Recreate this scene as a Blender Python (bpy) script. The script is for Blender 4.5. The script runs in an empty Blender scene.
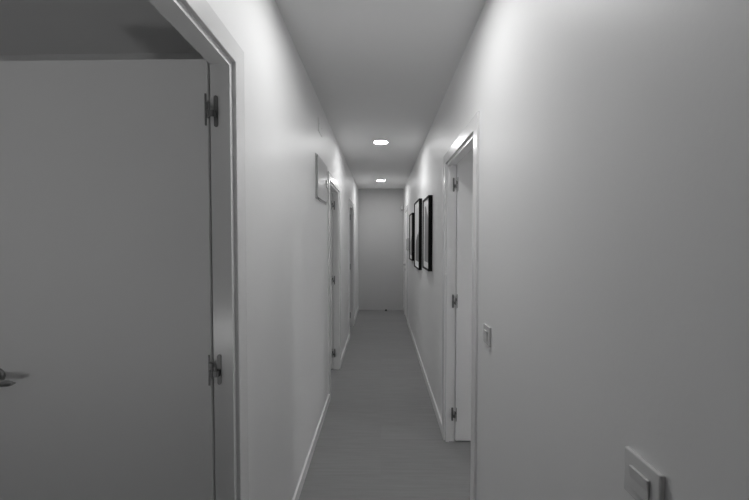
import bpy, bmesh, math, random
from mathutils import Vector, Matrix

random.seed(4)
S = bpy.context.scene
COL = S.collection
PI = math.pi

# ------------------------------------------------------------------ dimensions (metres; x right, y down the corridor, z up)
XL, XR = -0.481, 0.476          # corridor faces of the two long walls
XLO, XRO = -0.549, 0.5435        # room faces of the same walls
YB, YE = -4.2, 7.2              # ends of the corridor
ZC = 2.567                      # ceiling
XLL, XRR = -3.2, 3.0            # outer walls of the side rooms
CAS_W, CAS_T = 0.07, 0.012      # architrave
JR = 0.020                      # jamb reveal

# ------------------------------------------------------------------ materials
def new_mat(name):
    m = bpy.data.materials.new(name); m.use_nodes = True
    nt = m.node_tree
    return m, nt, nt.nodes['Principled BSDF']

def plain(name, v, rough=0.5, metal=0.0, spec=0.5, var=0.0, scale=8.0, bump=0.0, bscale=200.0, coat=0.0):
    m, nt, b = new_mat(name)
    b.inputs['Base Color'].default_value = (v, v, v, 1)
    b.inputs['Roughness'].default_value = rough
    b.inputs['Metallic'].default_value = metal
    b.inputs['Specular IOR Level'].default_value = spec
    b.inputs['Coat Weight'].default_value = coat
    tc = nt.nodes.new('ShaderNodeTexCoord')
    if var:
        n = nt.nodes.new('ShaderNodeTexNoise'); n.inputs['Scale'].default_value = scale
        n.inputs['Detail'].default_value = 5
        r = nt.nodes.new('ShaderNodeMapRange')
        r.inputs['To Min'].default_value = v - var; r.inputs['To Max'].default_value = v + var
        nt.links.new(tc.outputs['Object'], n.inputs['Vector'])
        nt.links.new(n.outputs['Fac'], r.inputs['Value'])
        nt.links.new(r.outputs['Result'], b.inputs['Base Color'])
    if bump:
        n2 = nt.nodes.new('ShaderNodeTexNoise'); n2.inputs['Scale'].default_value = bscale
        n2.inputs['Detail'].default_value = 3
        bp = nt.nodes.new('ShaderNodeBump'); bp.inputs['Strength'].default_value = bump
        bp.inputs['Distance'].default_value = 0.002
        nt.links.new(tc.outputs['Object'], n2.inputs['Vector'])
        nt.links.new(n2.outputs['Fac'], bp.inputs['Height'])
        nt.links.new(bp.outputs['Normal'], b.inputs['Normal'])
    return m

M = {}
M['wall'] = plain('wall_paint', 0.80, 0.46, spec=0.5, var=0.012, scale=3.0, bump=0.10, bscale=90)
M['ceiling'] = plain('ceiling_paint', 0.80, 0.85, spec=0.2, var=0.01, scale=2.0, bump=0.08, bscale=90)
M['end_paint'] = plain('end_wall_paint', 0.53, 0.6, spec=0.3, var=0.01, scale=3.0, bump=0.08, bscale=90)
M['lacquer'] = plain('white_lacquer', 0.80, 0.26, spec=0.5, var=0.008, scale=2.0)
M['door_paint'] = plain('door_paint', 0.80, 0.45, spec=0.35, var=0.008, scale=2.0)
M['plastic'] = plain('white_plastic', 0.66, 0.25, spec=0.5)
M['box_plastic'] = plain('consumer_unit_plastic', 0.55, 0.30, spec=0.4)
M['steel'] = plain('satin_steel', 0.42, 0.30, metal=1.0, var=0.03, scale=60)
M['hinge'] = plain('hinge_steel', 0.25, 0.5, metal=1.0, var=0.02, scale=60)
M['black'] = plain('black_frame_wood', 0.005, 0.5, spec=0.12, var=0.002, scale=40)
M['rubber'] = plain('black_rubber', 0.02, 0.7)
M['mat_board'] = plain('white_mat_board', 0.86, 0.8, spec=0.2)
M['dark_gap'] = plain('sensor_window', 0.30, 0.35)
M['rim'] = plain('light_rim', 0.75, 0.4)

def floor_mat():
    m, nt, b = new_mat('grey_laminate_planks')
    N, L = nt.nodes, nt.links
    tc = N.new('ShaderNodeTexCoord')
    br = N.new('ShaderNodeTexBrick')
    br.inputs['Scale'].default_value = 1.0
    br.inputs['Brick Width'].default_value = 1.28
    br.inputs['Row Height'].default_value = 0.192
    br.inputs['Mortar Size'].default_value = 0.0012
    br.inputs['Mortar Smooth'].default_value = 0.3
    br.inputs['Bias'].default_value = 0.0
    br.inputs['Color1'].default_value = (0.275, 0.275, 0.275, 1)
    br.inputs['Color2'].default_value = (0.29, 0.29, 0.29, 1)
    br.inputs['Mortar'].default_value = (0.26, 0.26, 0.26, 1)
    br.offset = 0.37
    L.new(tc.outputs['Object'], br.inputs['Vector'])
    mp = N.new('ShaderNodeMapping'); mp.inputs['Scale'].default_value = (2.2, 38.0, 1.0)
    L.new(tc.outputs['Object'], mp.inputs['Vector'])
    n = N.new('ShaderNodeTexNoise'); n.inputs['Scale'].default_value = 1.6
    n.inputs['Detail'].default_value = 6; n.inputs['Roughness'].default_value = 0.6
    L.new(mp.outputs['Vector'], n.inputs['Vector'])
    r = N.new('ShaderNodeMapRange')
    r.inputs['From Min'].default_value = 0.25; r.inputs['From Max'].default_value = 0.75
    r.inputs['To Min'].default_value = 0.90; r.inputs['To Max'].default_value = 1.07
    L.new(n.outputs['Fac'], r.inputs['Value'])
    mx = N.new('ShaderNodeVectorMath'); mx.operation = 'SCALE'
    L.new(br.outputs['Color'], mx.inputs[0]); L.new(r.outputs['Result'], mx.inputs['Scale'])
    L.new(mx.outputs['Vector'], b.inputs['Base Color'])
    b.inputs['Roughness'].default_value = 0.62
    b.inputs['Specular IOR Level'].default_value = 0.3
    bp = N.new('ShaderNodeBump'); bp.inputs['Strength'].default_value = 0.15; bp.inputs['Distance'].default_value = 0.001
    L.new(n.outputs['Fac'], bp.inputs['Height']); L.new(bp.outputs['Normal'], b.inputs['Normal'])
    return m
M['floor'] = floor_mat()

def lamp_mat(strength):
    m = bpy.data.materials.new('led_diffuser'); m.use_nodes = True
    nt = m.node_tree; nt.nodes.clear()
    e = nt.nodes.new('ShaderNodeEmission'); e.inputs['Strength'].default_value = strength
    e.inputs['Color'].default_value = (1, 1, 1, 1)
    o = nt.nodes.new('ShaderNodeOutputMaterial'); nt.links.new(e.outputs[0], o.inputs[0])
    return m
M['lamp'] = lamp_mat(65.0)

def print_mat(name, seed, level, slope, dark, light):
    """abstract monochrome print: pale upper field, a grey mass rising from below"""
    m, nt, b = new_mat(name)
    N, L = nt.nodes, nt.links
    tc = N.new('ShaderNodeTexCoord')
    sp = N.new('ShaderNodeSeparateXYZ'); L.new(tc.outputs['Generated'], sp.inputs[0])
    n = N.new('ShaderNodeTexNoise'); n.noise_dimensions = '4D'; n.inputs['W'].default_value = seed
    n.inputs['Scale'].default_value = 2.6; n.inputs['Detail'].default_value = 4
    L.new(tc.outputs['Generated'], n.inputs['Vector'])
    a = N.new('ShaderNodeMath'); a.operation = 'MULTIPLY_ADD'
    L.new(n.outputs['Fac'], a.inputs[0]); a.inputs[1].default_value = 0.5; L.new(sp.outputs['Z'], a.inputs[2])
    a2 = N.new('ShaderNodeMath'); a2.operation = 'MULTIPLY_ADD'
    L.new(sp.outputs['Y'], a2.inputs[0]); a2.inputs[1].default_value = slope; L.new(a.outputs[0], a2.inputs[2])
    r = N.new('ShaderNodeMapRange'); r.interpolation_type = 'SMOOTHSTEP'
    r.inputs['From Min'].default_value = level - 0.03; r.inputs['From Max'].default_value = level + 0.03
    r.inputs['To Min'].default_value = dark; r.inputs['To Max'].default_value = light
    L.new(a2.outputs[0], r.inputs['Value'])
    L.new(r.outputs['Result'], b.inputs['Base Color'])
    b.inputs['Roughness'].default_value = 0.6; b.inputs['Specular IOR Level'].default_value = 0.3
    return m

# ------------------------------------------------------------------ mesh helpers
def link(name, bm, mat, parent=None, smooth=False, bevel=0.0, seg=2, loc=None):
    bmesh.ops.remove_doubles(bm, verts=bm.verts, dist=1e-6)
    bmesh.ops.recalc_face_normals(bm, faces=bm.faces)
    me = bpy.data.meshes.new(name); bm.to_mesh(me); bm.free()
    me.materials.append(M[mat] if isinstance(mat, str) else mat)
    o = bpy.data.objects.new(name, me); COL.objects.link(o)
    if parent: o.parent = parent
    if loc: o.location = loc
    if smooth:
        for p in me.polygons: p.use_smooth = True
    if bevel:
        md = o.modifiers.new('bevel', 'BEVEL'); md.width = bevel; md.segments = seg
        md.limit_method = 'ANGLE'; md.angle_limit = math.radians(35)
        md.harden_normals = False
    return o

def add_box(bm, x0, x1, y0, y1, z0, z1):
    vs = [bm.verts.new((x, y, z)) for x in (min(x0, x1), max(x0, x1)) for y in (min(y0, y1), max(y0, y1)) for z in (z0, z1)]
    for f in ((0, 1, 3, 2), (4, 6, 7, 5), (0, 4, 5, 1), (2, 3, 7, 6), (0, 2, 6, 4), (1, 5, 7, 3)):
        bm.faces.new([vs[i] for i in f])

def box(*a):
    bm = bmesh.new(); add_box(bm, *a); return bm

def lathe(profile, n=40, axis='z', centre=(0, 0, 0)):
    """profile: (r, h) points; first/last with r=0 close the ends"""
    bm = bmesh.new(); rings = []
    def P(r, h, t):
        c, s = r * math.cos(t), r * math.sin(t)
        v = {'z': (c, s, h), 'x': (h, c, s), 'y': (c, h, s)}[axis]
        return tuple(v[i] + centre[i] for i in range(3))
    for r, h in profile:
        rings.append([bm.verts.new(P(0, h, 0))] if r < 1e-7 else [bm.verts.new(P(r, h, 2 * PI * k / n)) for k in range(n)])
    for A, B in zip(rings, rings[1:]):
        for k in range(n):
            q = [A[k % len(A)], A[(k + 1) % len(A)], B[(k + 1) % len(B)], B[k % len(B)]]
            q = [v for i, v in enumerate(q) if v not in q[:i]]
            if len(q) > 2: bm.faces.new(q)
    return bm

def sweep_sections(sections, cap=True):
    """list of closed rings (lists of points, equal length) skinned into one surface"""
    bm = bmesh.new()
    R = [[bm.verts.new(p) for p in s] for s in sections]
    n = len(R[0])
    for A, B in zip(R, R[1:]):
        for k in range(n):
            bm.faces.new((A[k], A[(k + 1) % n], B[(k + 1) % n], B[k]))
    if cap:
        bm.faces.new(R[0]); bm.faces.new(R[-1])
    return bm

def portal(profile, y0, y1, ztop, zbot=0.0):
    """U-shaped door surround: profile points (u away from the opening, x)"""
    secs = []
    for sy, top in ((-1, 0), (-1, 1), (1, 1), (1, 0)):
        secs.append([(x, (y0 - u) if sy < 0 else (y1 + u), (ztop + u) if top else zbot) for u, x in profile])
    return sweep_sections(secs)

def picture_ring(profile, y0, y1, z0, z1):
    """closed rectangular frame with mitred corners: profile points (u inwards, x)"""
    bm = bmesh.new(); R = []
    for cy, cz in ((0, 0), (1, 0), (1, 1), (0, 1)):
        R.append([bm.verts.new((x, y1 - u if cy else y0 + u, z1 - u if cz else z0 + u)) for u, x in profile])
    n = len(profile)
    for i in range(4):
        A, B = R[i], R[(i + 1) % 4]
        for k in range(n):
            bm.faces.new((A[k], A[(k + 1) % n], B[(k + 1) % n], B[k]))
    return bm

def wall_with_holes(x0, x1, y0, y1, z0, z1, holes):
    """one wall slab; holes are (ya, yb, ztop) openings from the floor up"""
    ys = sorted({y0, y1, *[h[0] for h in holes], *[h[1] for h in holes]})
    zs = sorted({z0, z1, *[h[2] for h in holes]})
    def solid(i, j):
        if not (0 <= i < len(ys) - 1 and 0 <= j < len(zs) - 1): return False
        yc, zc = (ys[i] + ys[i + 1]) / 2, (zs[j] + zs[j + 1]) / 2
        return not any(a < yc < b and zc < t for a, b, t in holes)
    bm = bmesh.new(); cache = {}
    def V(x, y, z):
        k = (x, y, z)
        if k not in cache: cache[k] = bm.verts.new(k)
        return cache[k]
    for i in range(len(ys) - 1):
        for j in range(len(zs) - 1):
            if not solid(i, j): continue
            a, b, c, d = ys[i], ys[i + 1], zs[j], zs[j + 1]
            for x in (x0, x1):
                bm.faces.new((V(x, a, c), V(x, b, c), V(x, b, d), V(x, a, d)))
            if not solid(i - 1, j): bm.faces.new((V(x0, a, c), V(x1, a, c), V(x1, a, d), V(x0, a, d)))
            if not solid(i + 1, j): bm.faces.new((V(x0, b, c), V(x1, b, c), V(x1, b, d), V(x0, b, d)))
            if not solid(i, j - 1): bm.faces.new((V(x0, a, c), V(x1, a, c), V(x1, b, c), V(x0, b, c)))
            if not solid(i, j + 1): bm.faces.new((V(x0, a, d), V(x1, a, d), V(x1, b, d), V(x0, b, d)))
    return bm

def tag(o, label, cat, group=None, kind=None):
    o['label'] = label; o['category'] = cat
    if group: o['group'] = group
    if kind: o['kind'] = kind
    return o

def empty(name, loc):
    o = bpy.data.objects.new(name, None); COL.objects.link(o)
    o.location = loc; o.empty_display_size = 0.1
    return o

def thing(name, loc, label, cat, group=None, kind=None):
    return tag(empty(name, loc), label, cat, group, kind)

def part(name, bm, mat, root, **k):
    """mesh given in world coordinates, parented to a thing whose base is elsewhere"""
    base = root
    off = Vector((0, 0, 0))
    while base is not None:
        off += base.location; base = base.parent
    bmesh.ops.translate(bm, verts=bm.verts, vec=-off)
    return link(name, bm, mat, root, **k)

def struct(name, bm, mat, label, cat, **k):
    return tag(link(name, bm, mat, **k), label, cat, kind='structure')

# ------------------------------------------------------------------ the shell
# door openings measured between the inner edges of the architraves: (side, y0, y1, top)
D_LEFT = [(1.105 - 0.735, 1.105, 2.057), (3.145, 3.870, 2.035), (5.120, 5.850, 2.035)]
D_RIGHT = [(1.738, 2.489, 2.035), (6.060, 6.760, 2.035)]
G = 0.02
hl = [(a - G, b + G, t + G) for a, b, t in D_LEFT]
hr = [(a - G, b + G, t + G) for a, b, t in D_RIGHT]

struct('floor', box(XLL - .1, XRR + .1, YB - .1, YE + .1, -0.1, 0.0), 'floor',
       'grey wood-look laminate floor running down the corridor', 'floor')
LIGHTS = [(-0.004, 3.80), (-0.004, 6.23), (-0.004, 1.38)]
CAN_R, CAN_D = 0.075, 0.050
def ceiling_mesh():
    """slab whose underside has a round hole for each recessed light"""
    H = 0.16
    x0, x1, y0, y1 = XLL - .1, XRR + .1, YB - .1, YE + .1
    xs = sorted({x0, x1, *[x + d for x, _ in LIGHTS for d in (-H, H)]})
    ys = sorted({y0, y1, *[y + d for _, y in LIGHTS for d in (-H, H)]})
    holes = {(x - H, y - H): (x, y) for x, y in LIGHTS}
    bm = bmesh.new()
    skip = []
    for cx, cy in LIGHTS:
        skip.append((cx - H, cx + H, cy - H, cy + H))
        N = 48; ci, sq, up = [], [], []
        for k in range(N):
            a = 2 * PI * k / N; c, q = math.cos(a), math.sin(a); m = H / max(abs(c), abs(q))
            ci.append(bm.verts.new((cx + CAN_R * c, cy + CAN_R * q, ZC)))
            sq.append(bm.verts.new((cx + m * c, cy + m * q, ZC)))
            up.append(bm.verts.new((cx + CAN_R * c, cy + CAN_R * q, ZC + CAN_D)))
        for k in range(N):
            j = (k + 1) % N
            bm.faces.new((ci[k], sq[k], sq[j], ci[j])); bm.faces.new((ci[k], ci[j], up[j], up[k]))
        bm.faces.new(up)
    for i in range(len(xs) - 1):
        for j in range(len(ys) - 1):
            mx, my = (xs[i] + xs[i + 1]) / 2, (ys[j] + ys[j + 1]) / 2
            if any(a < mx < b and c < my < d for a, b, c, d in skip): continue
            bm.faces.new([bm.verts.new(p) for p in ((xs[i], ys[j], ZC), (xs[i + 1], ys[j], ZC), (xs[i + 1], ys[j + 1], ZC), (xs[i], ys[j + 1], ZC))])
    t = [bm.verts.new(p) for p in ((x0, y0, ZC + .1), (x1, y0, ZC + .1), (x1, y1, ZC + .1), (x0, y1, ZC + .1))]
    b = [bm.verts.new((v.co.x, v.co.y, ZC)) for v in t]
    bm.faces.new(t)
    for k in range(4): bm.faces.new((t[k], t[(k + 1) % 4], b[(k + 1) % 4], b[k]))
    return bm
struct('ceiling', ceiling_mesh(), 'ceiling',
       'smooth matt white ceiling with round recessed lights', 'ceiling')
struct('wall_left', wall_with_holes(XLO, XL, YB, YE, 0, ZC, hl), 'wall',
       'long white painted wall on the left with three doorways', 'wall')
struct('wall_right', wall_with_holes(XR, XRO, YB, YE, 0, ZC, hr), 'wall',
       'long white painted wall on the right with black picture frames', 'wall')
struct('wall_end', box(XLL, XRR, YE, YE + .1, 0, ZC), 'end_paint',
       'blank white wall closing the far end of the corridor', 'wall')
struct('wall_front', box(XLL, XRR, YB - .1, YB, 0, ZC), 'wall', 'white wall behind the viewpoint', 'wall')
struct('wall_left_outer', box(XLL - .1, XLL, YB, YE, 0, ZC), 'wall', 'far white wall of the rooms on the left', 'wall')
struct('wall_right_outer', box(XRR, XRR + .1, YB, YE, 0, ZC), 'wall', 'far white wall of the rooms on the right', 'wall')
struct('wall_left_partition', box(XLL, XLO, 1.98, 2.06, 0, ZC), 'wall',
       'plain wall of the dark room just beyond the big open door', 'wall')
struct('wall_left_partition', box(XLL, XLO, 4.45, 4.53, 0, ZC), 'wall', 'wall between the second and third rooms on the left', 'wall')
struct('wall_right_partition', box(XRO, XRR, 3.60, 3.68, 0, ZC), 'wall', 'wall behind the open door of the room on the right', 'wall')
struct('wall_right_partition', box(XRO, XRR, 0.55, 0.63, 0, ZC), 'wall', 'near wall of the room on the right', 'wall')

def baseboard(name, side, y0, y1, label):
    x = XL if side < 0 else XR
    t = 0.011 * -side
    h = 0.072
    prof = [(x, 0), (x + t, 0), (x + t, h - .004), (x + t * .6, h - .0008), (x + t * .25, h), (x, h)]
    struct(name, sweep_sections([[(px, y, pz) for px, pz in prof] for y in (y0, y1)]), 'lacquer', label, 'baseboard')

e = CAS_W + 0.0005
baseboard('baseboard_left', -1, YB, D_LEFT[0][0] - e, 'white baseboard on the left behind the viewpoint')
baseboard('baseboard_left', -1, D_LEFT[0][1] + e, D_LEFT[1][0] - e, 'white baseboard on the left between the first and second doorways')
baseboard('baseboard_left', -1, D_LEFT[1][1] + e, D_LEFT[2][0] - e, 'white baseboard on the left between the second and third doorways')
baseboard('baseboard_left', -1, D_LEFT[2][1] + e, YE, 'short white baseboard on the left next to the end wall')
baseboard('baseboard_right', 1, YB, D_RIGHT[0][0] - e, 'white baseboard on the right below the two light switches')
baseboard('baseboard_right', 1, D_RIGHT[0][1] + e, D_RIGHT[1][0] - e, 'white baseboard on the right below the three pictures')
baseboard('baseboard_right', 1, D_RIGHT[1][1] + e, YE, 'short white baseboard on the right next to the end wall')

# ------------------------------------------------------------------ doors
def rounded_plate(y0, y1, z0, z1, n=6):
    """outline of a plate with rounded ends in (y, z)"""
    r = (y1 - y0) / 2; yc = (y0 + y1) / 2; pts = []
    for k in range(n + 1):
        a = PI * k / n; pts.append((yc + r * math.cos(a), z1 - r + r * math.sin(a)))
    for k in range(n + 1):
        a = PI + PI * k / n; pts.append((yc + r * math.cos(a), z0 + r + r * math.sin(a)))
    return pts

def plate_xz(xa, xb, y0, y1, z0, z1):
    """thin plate with rounded ends lying in the xz plane, thick in y"""
    o = rounded_plate(min(xa, xb), max(xa, xb), z0, z1)
    return sweep_sections([[(x, y0, z) for x, z in o], [(x, y1, z) for x, z in o]])

def join(dst, src):
    me = bpy.data.meshes.new('tmp'); src.to_mesh(me); src.free(); dst.from_mesh(me); bpy.data.meshes.remove(me)

def hinge(parent_leaf, side, leaf_x, leaf_y, jamb_y, zc, h=0.100):
    """side -1: door opens into the left rooms. Leaf plate, jamb plate and offset knuckles: one hinge"""
    s = side
    bm = bmesh.new()
    jx = leaf_x - s * 0.023
    # jamb plate (faces the viewpoint) with its tongue
    join(bm, plate_xz(jx - .0065, jx + .0065, jamb_y - .003, jamb_y + .0002, zc - h / 2 - .002, zc + h / 2 - .002))
    # knuckle
    kx, ky = leaf_x - s * 0.006, leaf_y - 0.004
    join(bm, lathe([(0, zc - .026), (.0035, zc - .026), (.004, zc - .024), (.004, zc + .024), (.0035, zc + .026), (0, zc + .026)], 14, 'z', (kx, ky, 0)))
    add_box(bm, kx, jx, ky - .002, ky + .002, zc - .022, zc - .002)
    add_box(bm, jx - .003, jx + .003, ky - .002, jamb_y - .001, zc - .022, zc - .002)
    # leaf plate on the edge of the leaf
    add_box(bm, leaf_x + s * .003, leaf_x + s * .0075, leaf_y - .0035, leaf_y + .0002, zc - h / 2, zc + h / 2)
    add_box(bm, leaf_x + s * .004, kx, leaf_y - .004, leaf_y - .001, zc + .002, zc + .022)
    return part('hinge', bm, 'hinge', parent_leaf)

def lever(parent_leaf, cx, face_y, z, dirx, ny=-1, material='steel', length=0.104):
    """lever handle on a face that looks along ny*y; dirx: the way the lever points"""
    r = lathe([(0, 0), (.0255, 0), (.0262, ny * .002), (.0255, ny * .007), (.023, ny * .009), (.012, ny * .0095), (.0105, ny * .013), (.0095, ny * .040), (0, ny * .040)], 32, 'y', (cx, face_y, z))
    part('rose', r, material, parent_leaf, smooth=False, bevel=0)
    secs = []
    for k in range(13):
        t = k / 12
        x = cx + dirx * (-0.010 + t * (length + .010))
        rz = (.0085 + .003 * math.sin(PI * t)) * (1 if t < .8 else max(.25, 1 - ((t - .8) / .2) ** 2 * .8))
        ry = .0065 * (1 - .2 * t)
        yy = face_y + ny * (.046 - .004 * math.sin(PI * t))
        zz = z - .010 * min(1, t * 2.5) + .004 * t
        secs.append([(x, yy + ry * math.cos(a), zz + rz * math.sin(a)) for a in [2 * PI * j / 16 for j in range(16)]])
    return part('lever_handle', sweep_sections(secs), material, parent_leaf, smooth=True)

def door(name, side, y0, y1, ztop, label, hinge_z, leaf_setback=JR, open_=True, leaf_w=0.769):
    xw, xo = (XL, XLO) if side < 0 else (XR, XRO)
    s = side                                   # +x direction points into the room
    root = thing(name, (xw, (y0 + y1) / 2, 0), label, 'door', kind='structure')
    f = xw - s * CAS_T
    # architrave on the corridor face
    prof = [(0, xw), (0, f + s * .0015), (.0012, f), (CAS_W - .0015, f), (CAS_W, f + s * .0015), (CAS_W, xw)]
    part('architrave', portal(prof, y0, y1, ztop), 'lacquer', root)
    # jamb lining with the rebate for the leaf
    st = xo - s * 0.042
    jam = [(-JR, xw), (-JR, st), (-JR + .010, st), (-JR + .010, xo), (G - .0002, xo), (G - .0002, xw)]
    part('jamb', portal(jam, y0, y1, ztop), 'lacquer', root)
    rp = [(0, xo), (0, xo + s * .008), (CAS_W - .003, xo + s * .008), (CAS_W, xo + s * .005), (CAS_W, xo)]
    if open_:
        yf = y1 - leaf_setback                 # face of the open leaf, towards the viewpoint
        hx = xo + s * 0.004
        tip = hx + s * leaf_w
        leaf = part('leaf', box(hx, tip, yf, yf + .035, .010, ztop + .001), 'door_paint', root, bevel=.0015)
        for z in hinge_z: hinge(leaf, s, hx, yf, y1 - JR + .010, z)
        cx = tip - s * 0.060
        for ny, fy in ((-1, yf), (1, yf + .035)):
            lever(leaf, cx, fy, 1.036, -s, ny)
    else:
        leaf = part('leaf', box(xw + s * .002, xw + s * .037, y0 - JR * .0 + .002, y1 - .002, .008, ztop - .002), 'door_paint', root, bevel=.0015)
    return root, leaf

door('door_1', -1, *D_LEFT[0], 'large white door on the left opened flat towards us, steel lever handle at frame edge',
     (1.898, 1.060, 0.21))
door('door_2', -1, *D_LEFT[1], 'open doorway in the left wall just past the fuse box', (1.88, 1.03, 0.19))
door('door_3', -1, *D_LEFT[2], 'farthest doorway in the left wall near the corridor end', (1.88, 1.03, 0.19))
door('door_4', 1, *D_RIGHT[0], 'open white door in the right wall between light switch and pictures', (1.885, 1.040, 0.205))
r5, leaf5 = door('door_5', 1, *D_RIGHT[1], 'closed white door at the far right end with a lever handle', (), open_=False)

def lever_side(leaf, face_x, y, z, dy):
    """lever handle on the corridor face of the closed right-hand door (face looks along -x)"""
    part('rose', lathe([(0, 0), (.0255, 0), (.0255, -.007), (.012, -.0095), (.0095, -.045), (0, -.045)], 24, 'x', (face_x, y, z)), 'steel', leaf)
    secs = []
    for k in range(9):
        t = k / 8
        rz, rx = .010 * (1 - .25 * t), .007 * (1 - .2 * t)
        secs.append([(face_x - .052 + rx * math.cos(a), y + dy * (-.01 + t * .125), z + rz * math.sin(a)) for a in [2 * PI * j / 14 for j in range(14)]])
    part('lever_handle', sweep_sections(secs), 'steel', leaf, smooth=True)
lever_side(leaf5, XR + .002, 6.69, 1.005, -1)
part('lock_cylinder', lathe([(0, 0), (.022, 0), (.022, -.006), (.009, -.008), (.009, -.012), (0, -.012)], 20, 'x', (XR + .002, 6.69, 0.91)), 'steel', leaf5)

# ------------------------------------------------------------------ ceiling lights
def ceiling_light(y, label, x=-0.004, group='round ceiling lights along the corridor', lamp='lamp'):
    t = thing('ceiling_light', (x, y, ZC), label, 'ceiling light', group)
    D = 0.005                                   # the glowing disc sits this far up in its recess
    part('rim', lathe([(CAN_R - .001, ZC + D), (CAN_R - .001, ZC - .001), (CAN_R + .001, ZC - .0035), (.083, ZC - .003), (.0845, ZC - .0005), (CAN_R - .0002, ZC - .0003), (CAN_R - .0002, ZC + D), (CAN_R - .001, ZC + D)], 48, 'z', (x, y, 0)), 'rim', t)
    part('diffuser', lathe([(0, ZC + D + .006), (CAN_R - .002, ZC + D + .006), (CAN_R - .002, ZC + D), (.05, ZC + D - .002), (0, ZC + D - .003)], 48, 'z', (x, y, 0)), lamp, t, smooth=False)
    return t
ceiling_light(3.80, 'glowing round ceiling light, the nearer and larger of the two seen')
ceiling_light(6.23, 'glowing round ceiling light close to the end wall, the smaller of the two seen')
ceiling_light(1.38, 'round ceiling light overhead, just above the top of the frame')

M['bulb_left'] = lamp_mat(28.0); M['bowl_left'] = lamp_mat(3.2)
M['globe_right'] = lamp_mat(21.0); M['globe_dim'] = lamp_mat(9.0)
def floor_lamp(x, y, z, label, bowl, glow='globe_right'):
    """lamps of the side rooms: they stand out of view but light what the open doors show"""
    t = thing('floor_lamp', (x, y, 0), label, 'lamp', 'floor lamps in the side rooms')
    part('base', lathe([(0, 0), (.13, 0), (.13, .015), (.02, .022), (0, .022)], 32, 'z', (x, y, 0)), 'black', t)
    if bowl:
        part('pole', lathe([(0, .02), (.011, .02), (.011, z - .13), (0, z - .13)], 16, 'z', (x, y, 0)), 'black', t)
        part('lamp_shade', lathe([(0, z - .13)] + [(.13 * math.sin(PI / 2 * k / 8), z - .13 * math.cos(PI / 2 * k / 8)) for k in range(1, 9)] + [(.125, z), (.122, z - .008), (0, z - .008)], 32, 'z', (x, y, 0)), 'bowl_left', t)
        part('bulb', lathe([(0, z - .007), (.105, z - .007), (.105, z - .002), (.06, z + .006), (0, z + .008)], 32, 'z', (x, y, 0)), 'bulb_left', t)
    else:
        part('pole', lathe([(0, .02), (.011, .02), (.011, z - .098), (0, z - .098)], 16, 'z', (x, y, 0)), 'black', t)
        part('lamp_shade', lathe([(0 if k in (0, 16) else .10 * math.sin(PI * k / 16), z - .10 * math.cos(PI * k / 16)) for k in range(17)], 32, 'z', (x, y, 0)), glow, t, smooth=True)
floor_lamp(-1.31, -0.62, 0.72, 'low bowl lamp standing in the room on the left, outside the frame', True)
floor_lamp(2.85, 1.545, 1.20, 'globe lamp standing in the room on the right, outside the frame', False)
floor_lamp(-2.40, 2.75, 1.25, 'dim globe lamp added out of sight in the second left room to brighten its doorway', False, 'globe_dim')  # unseen lamp, added to lift the dark leaf and jamb of the second doorway

# ------------------------------------------------------------------ pictures on the right wall
def picture(y0, y1, z0, z1, label, seed, level, slope, dark, light, mat_in=0.06):
    t = thing('picture_frame', (XR, (y0 + y1) / 2, z0), label, 'picture', 'black framed pictures in a row on the right wall')
    d = 0.038; b = 0.016
    prof = [(0, XR - .001), (0, XR - d), (b, XR - d), (b, XR - d + .010), (b, XR - .001)]
    part('frame', picture_ring(prof, y0, y1, z0, z1), 'black', t)
    part('mat_board', picture_ring([(b, XR - .004), (b, XR - d + .010), (b + mat_in, XR - d + .010), (b + mat_in + .002, XR - d + .013), (b + mat_in + .002, XR - .004)], y0, y1, z0, z1), 'mat_board', t)
    m = b + mat_in
    part('print', box(XR - d + .0125, XR - .004, y0 + m, y1 - m, z0 + m, z1 - m), print_mat('print_art', seed, level, slope, dark, light), t)
    return t
picture(3.155, 3.60, 1.194, 1.899, 'black framed picture nearest the open door on the right', 1.3, 1.02, -0.30, 0.30, 0.80, 0.055)
picture(3.95, 4.52, 1.135, 1.966, 'tallest black framed picture, the middle one of the three', 5.1, 0.85, 0.25, 0.20, 0.78, 0.07)
picture(4.83, 5.31, 1.190, 1.873, 'black framed picture farthest down the corridor', 9.4, 0.75, 0.10, 0.28, 0.78, 0.055)

# ------------------------------------------------------------------ light switches
def light_switch(yc, ztop, label):
    w, h, d = 0.084, 0.084, 0.010
    z0 = ztop - h
    t = thing('light_switch', (XR, yc, z0), label, 'light switch', 'white square light switches on the right wall')
    part('plate', box(XR - d, XR - .0002, yc - w / 2, yc + w / 2, z0, ztop), 'plastic', t, bevel=.003, seg=3)
    rw = 0.043; m = (h - rw) / 2
    bm = bmesh.new()
    x0, x1, x2 = XR - d - .0002, XR - d - .003, XR - d - .006
    a, b_ = yc - rw / 2, yc + rw / 2
    za, zb = z0 + m - .003, z0 + m - .003 + rw
    secs = [[(x0, y, za), (x1, y, za), (XR - d - .0035, y, (za + zb) / 2), (x2, y, zb), (x0, y, zb)] for y in (a, b_)]
    part('rocker', sweep_sections(secs), 'plastic', t, bevel=.0012)
    return t
light_switch(1.505, 1.106, 'small white switch beside the open right door, farther of the two switches')
light_switch(0.6075, 1.089, 'white light switch cut off by the bottom edge at lower right, nearest to us')

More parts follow.
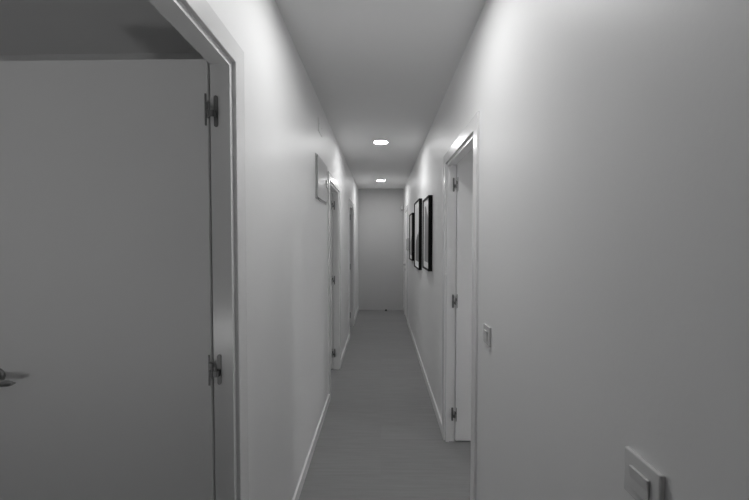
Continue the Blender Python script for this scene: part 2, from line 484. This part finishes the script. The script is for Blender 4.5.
# ------------------------------------------------------------------ fuse box on the left wall
def fuse_box():
    y0, y1, z0, z1 = 2.50, 2.955, 1.79, 2.125
    t = thing('fuse_box', (XL, (y0 + y1) / 2, z0), 'shallow white electrical fuse box high on the left wall before the second doorway', 'fuse box')
    part('housing', box(XL + .0002, XL + .006, y0, y1, z0, z1), 'box_plastic', t, bevel=.003)
    dr = part('cover', box(XL + .0090, XL + .018, y0 + .010, y1 - .010, z0 + .010, z1 - .010), 'box_plastic', t, bevel=.003)
    part('handle', box(XL + .018, XL + .026, y1 - .085, y1 - .022, (z0 + z1) / 2 - .03, (z0 + z1) / 2 + .03), 'plastic', dr, bevel=.002)
    for zc in (z0 + .05, z1 - .05):
        part('pin', lathe([(0, zc - .015), (.004, zc - .015), (.004, zc + .015), (0, zc + .015)], 12, 'z', (XL + .010, y0 + .006, 0)), 'box_plastic', t)
    for yy in (y0 + .06, y0 + .12):
        part('clip', box(XL + .006, XL + .014, yy, yy + .03, z0 - .006, z0 + .009), 'box_plastic', t, bevel=.001)
fuse_box()

# small blank junction-box lid up under the ceiling
t = thing('junction_box', (XL, 2.68, 2.325), 'small blank white cover plate under the ceiling, above the fuse box', 'cover plate')
part('lid', box(XL + .0002, XL + .006, 2.605, 2.770, 2.318, 2.418), 'wall', t, bevel=.002)
for yy in (2.622, 2.738):
    part('screw', lathe([(0, 0), (.004, 0), (.0035, .0015), (0, .0018)], 14, 'x', (XL + .006, yy, 2.375)), 'plastic', t)

# ------------------------------------------------------------------ intercom, motion sensor, door stop at the far end
t = thing('intercom', (XR, 5.80, 1.30), 'small white wall handset mounted between farthest picture and far right door', 'intercom')
bd = part('body', box(XR - .024, XR - .0003, 5.74, 5.84, 1.30, 1.52), 'plastic', t, bevel=.004)
hs = []
for k in range(13):
    a = k / 12
    zz = 1.315 + a * .19
    bul = .010 if (a < .22 or a > .78) else .0
    hs.append([(XR - .040 - bul * .3 + .009 * math.cos(q), 5.768 + (.015 + bul * .4) * math.sin(q), zz) for q in [2 * PI * j / 14 for j in range(14)]])
part('handset', sweep_sections(hs), 'plastic', t, smooth=True)
part('cradle', box(XR - .034, XR - .023, 5.758, 5.778, 1.33, 1.35), 'plastic', t)
part('button', lathe([(0, 0), (.008, 0), (.008, -.003), (0, -.004)], 16, 'x', (XR - .024, 5.815, 1.37)), 'dark_gap', t)

t = thing('motion_sensor', (XR - .03, YE, 2.08), 'small white motion sensor high in the far right corner of the corridor', 'motion sensor')
secs = []
for z, k in ((2.082, .60), (2.090, .85), (2.12, 1.0), (2.17, 1.0), (2.197, .9), (2.204, .6)):
    secs.append([(XR - .036 + .030 * k * math.cos(a), YE - .026 + .024 * k * math.sin(a), z) for a in [2 * PI * j / 20 for j in range(20)]])
part('housing', sweep_sections(secs), 'plastic', t, smooth=True)
part('lens', lathe([(0, 0), (.020, 0), (.018, -.006), (.010, -.010), (0, -.012)], 20, 'y', (XR - .036, YE - .046, 2.115)), 'dark_gap', t, smooth=True)
part('bracket', box(XR - .050, XR - .022, YE - .028, YE - .0003, 2.13, 2.16), 'plastic', t)

t = thing('door_stop', (0.105, 7.10, 0), 'tiny black door stop on the floor against the end wall', 'door stop')
part('bumper', lathe([(0, .001), (.021, .001), (.021, .026), (.018, .032), (0, .033)], 24, 'z', (0.105, 7.10, 0)), 'rubber', t, smooth=False)
part('cap', lathe([(0, .033), (.009, .033), (.008, .036), (0, .037)], 16, 'z', (0.105, 7.10, 0)), 'hinge', t)

# ------------------------------------------------------------------ world, camera, colour
w = bpy.data.worlds.new('world'); S.world = w; w.use_nodes = True
w.node_tree.nodes['Background'].inputs['Color'].default_value = (0, 0, 0, 1)
w.node_tree.nodes['Background'].inputs['Strength'].default_value = 0.0

F = 340.0
cam = bpy.data.cameras.new('camera'); co = bpy.data.objects.new('camera', cam); COL.objects.link(co)
cam.sensor_fit = 'HORIZONTAL'; cam.sensor_width = 36.0; cam.lens = 36.0 * F / 749.0
cam.clip_start = 0.02; cam.clip_end = 60
yaw = math.atan(6.5 / F); pitch = math.atan(9.7 / F)
co.location = (0, 0, 1.482)
co.rotation_euler = (PI / 2 - pitch, 0, yaw)
S.camera = co

S.view_settings.view_transform = 'Standard'
S.view_settings.look = 'None'
S.view_settings.gamma = 1.0
S.view_settings.use_curve_mapping = False
S.view_settings.exposure = 1.0
S.cycles.use_denoising = True
S.cycles.max_bounces = 16
S.cycles.diffuse_bounces = 10
S.cycles.glossy_bounces = 4
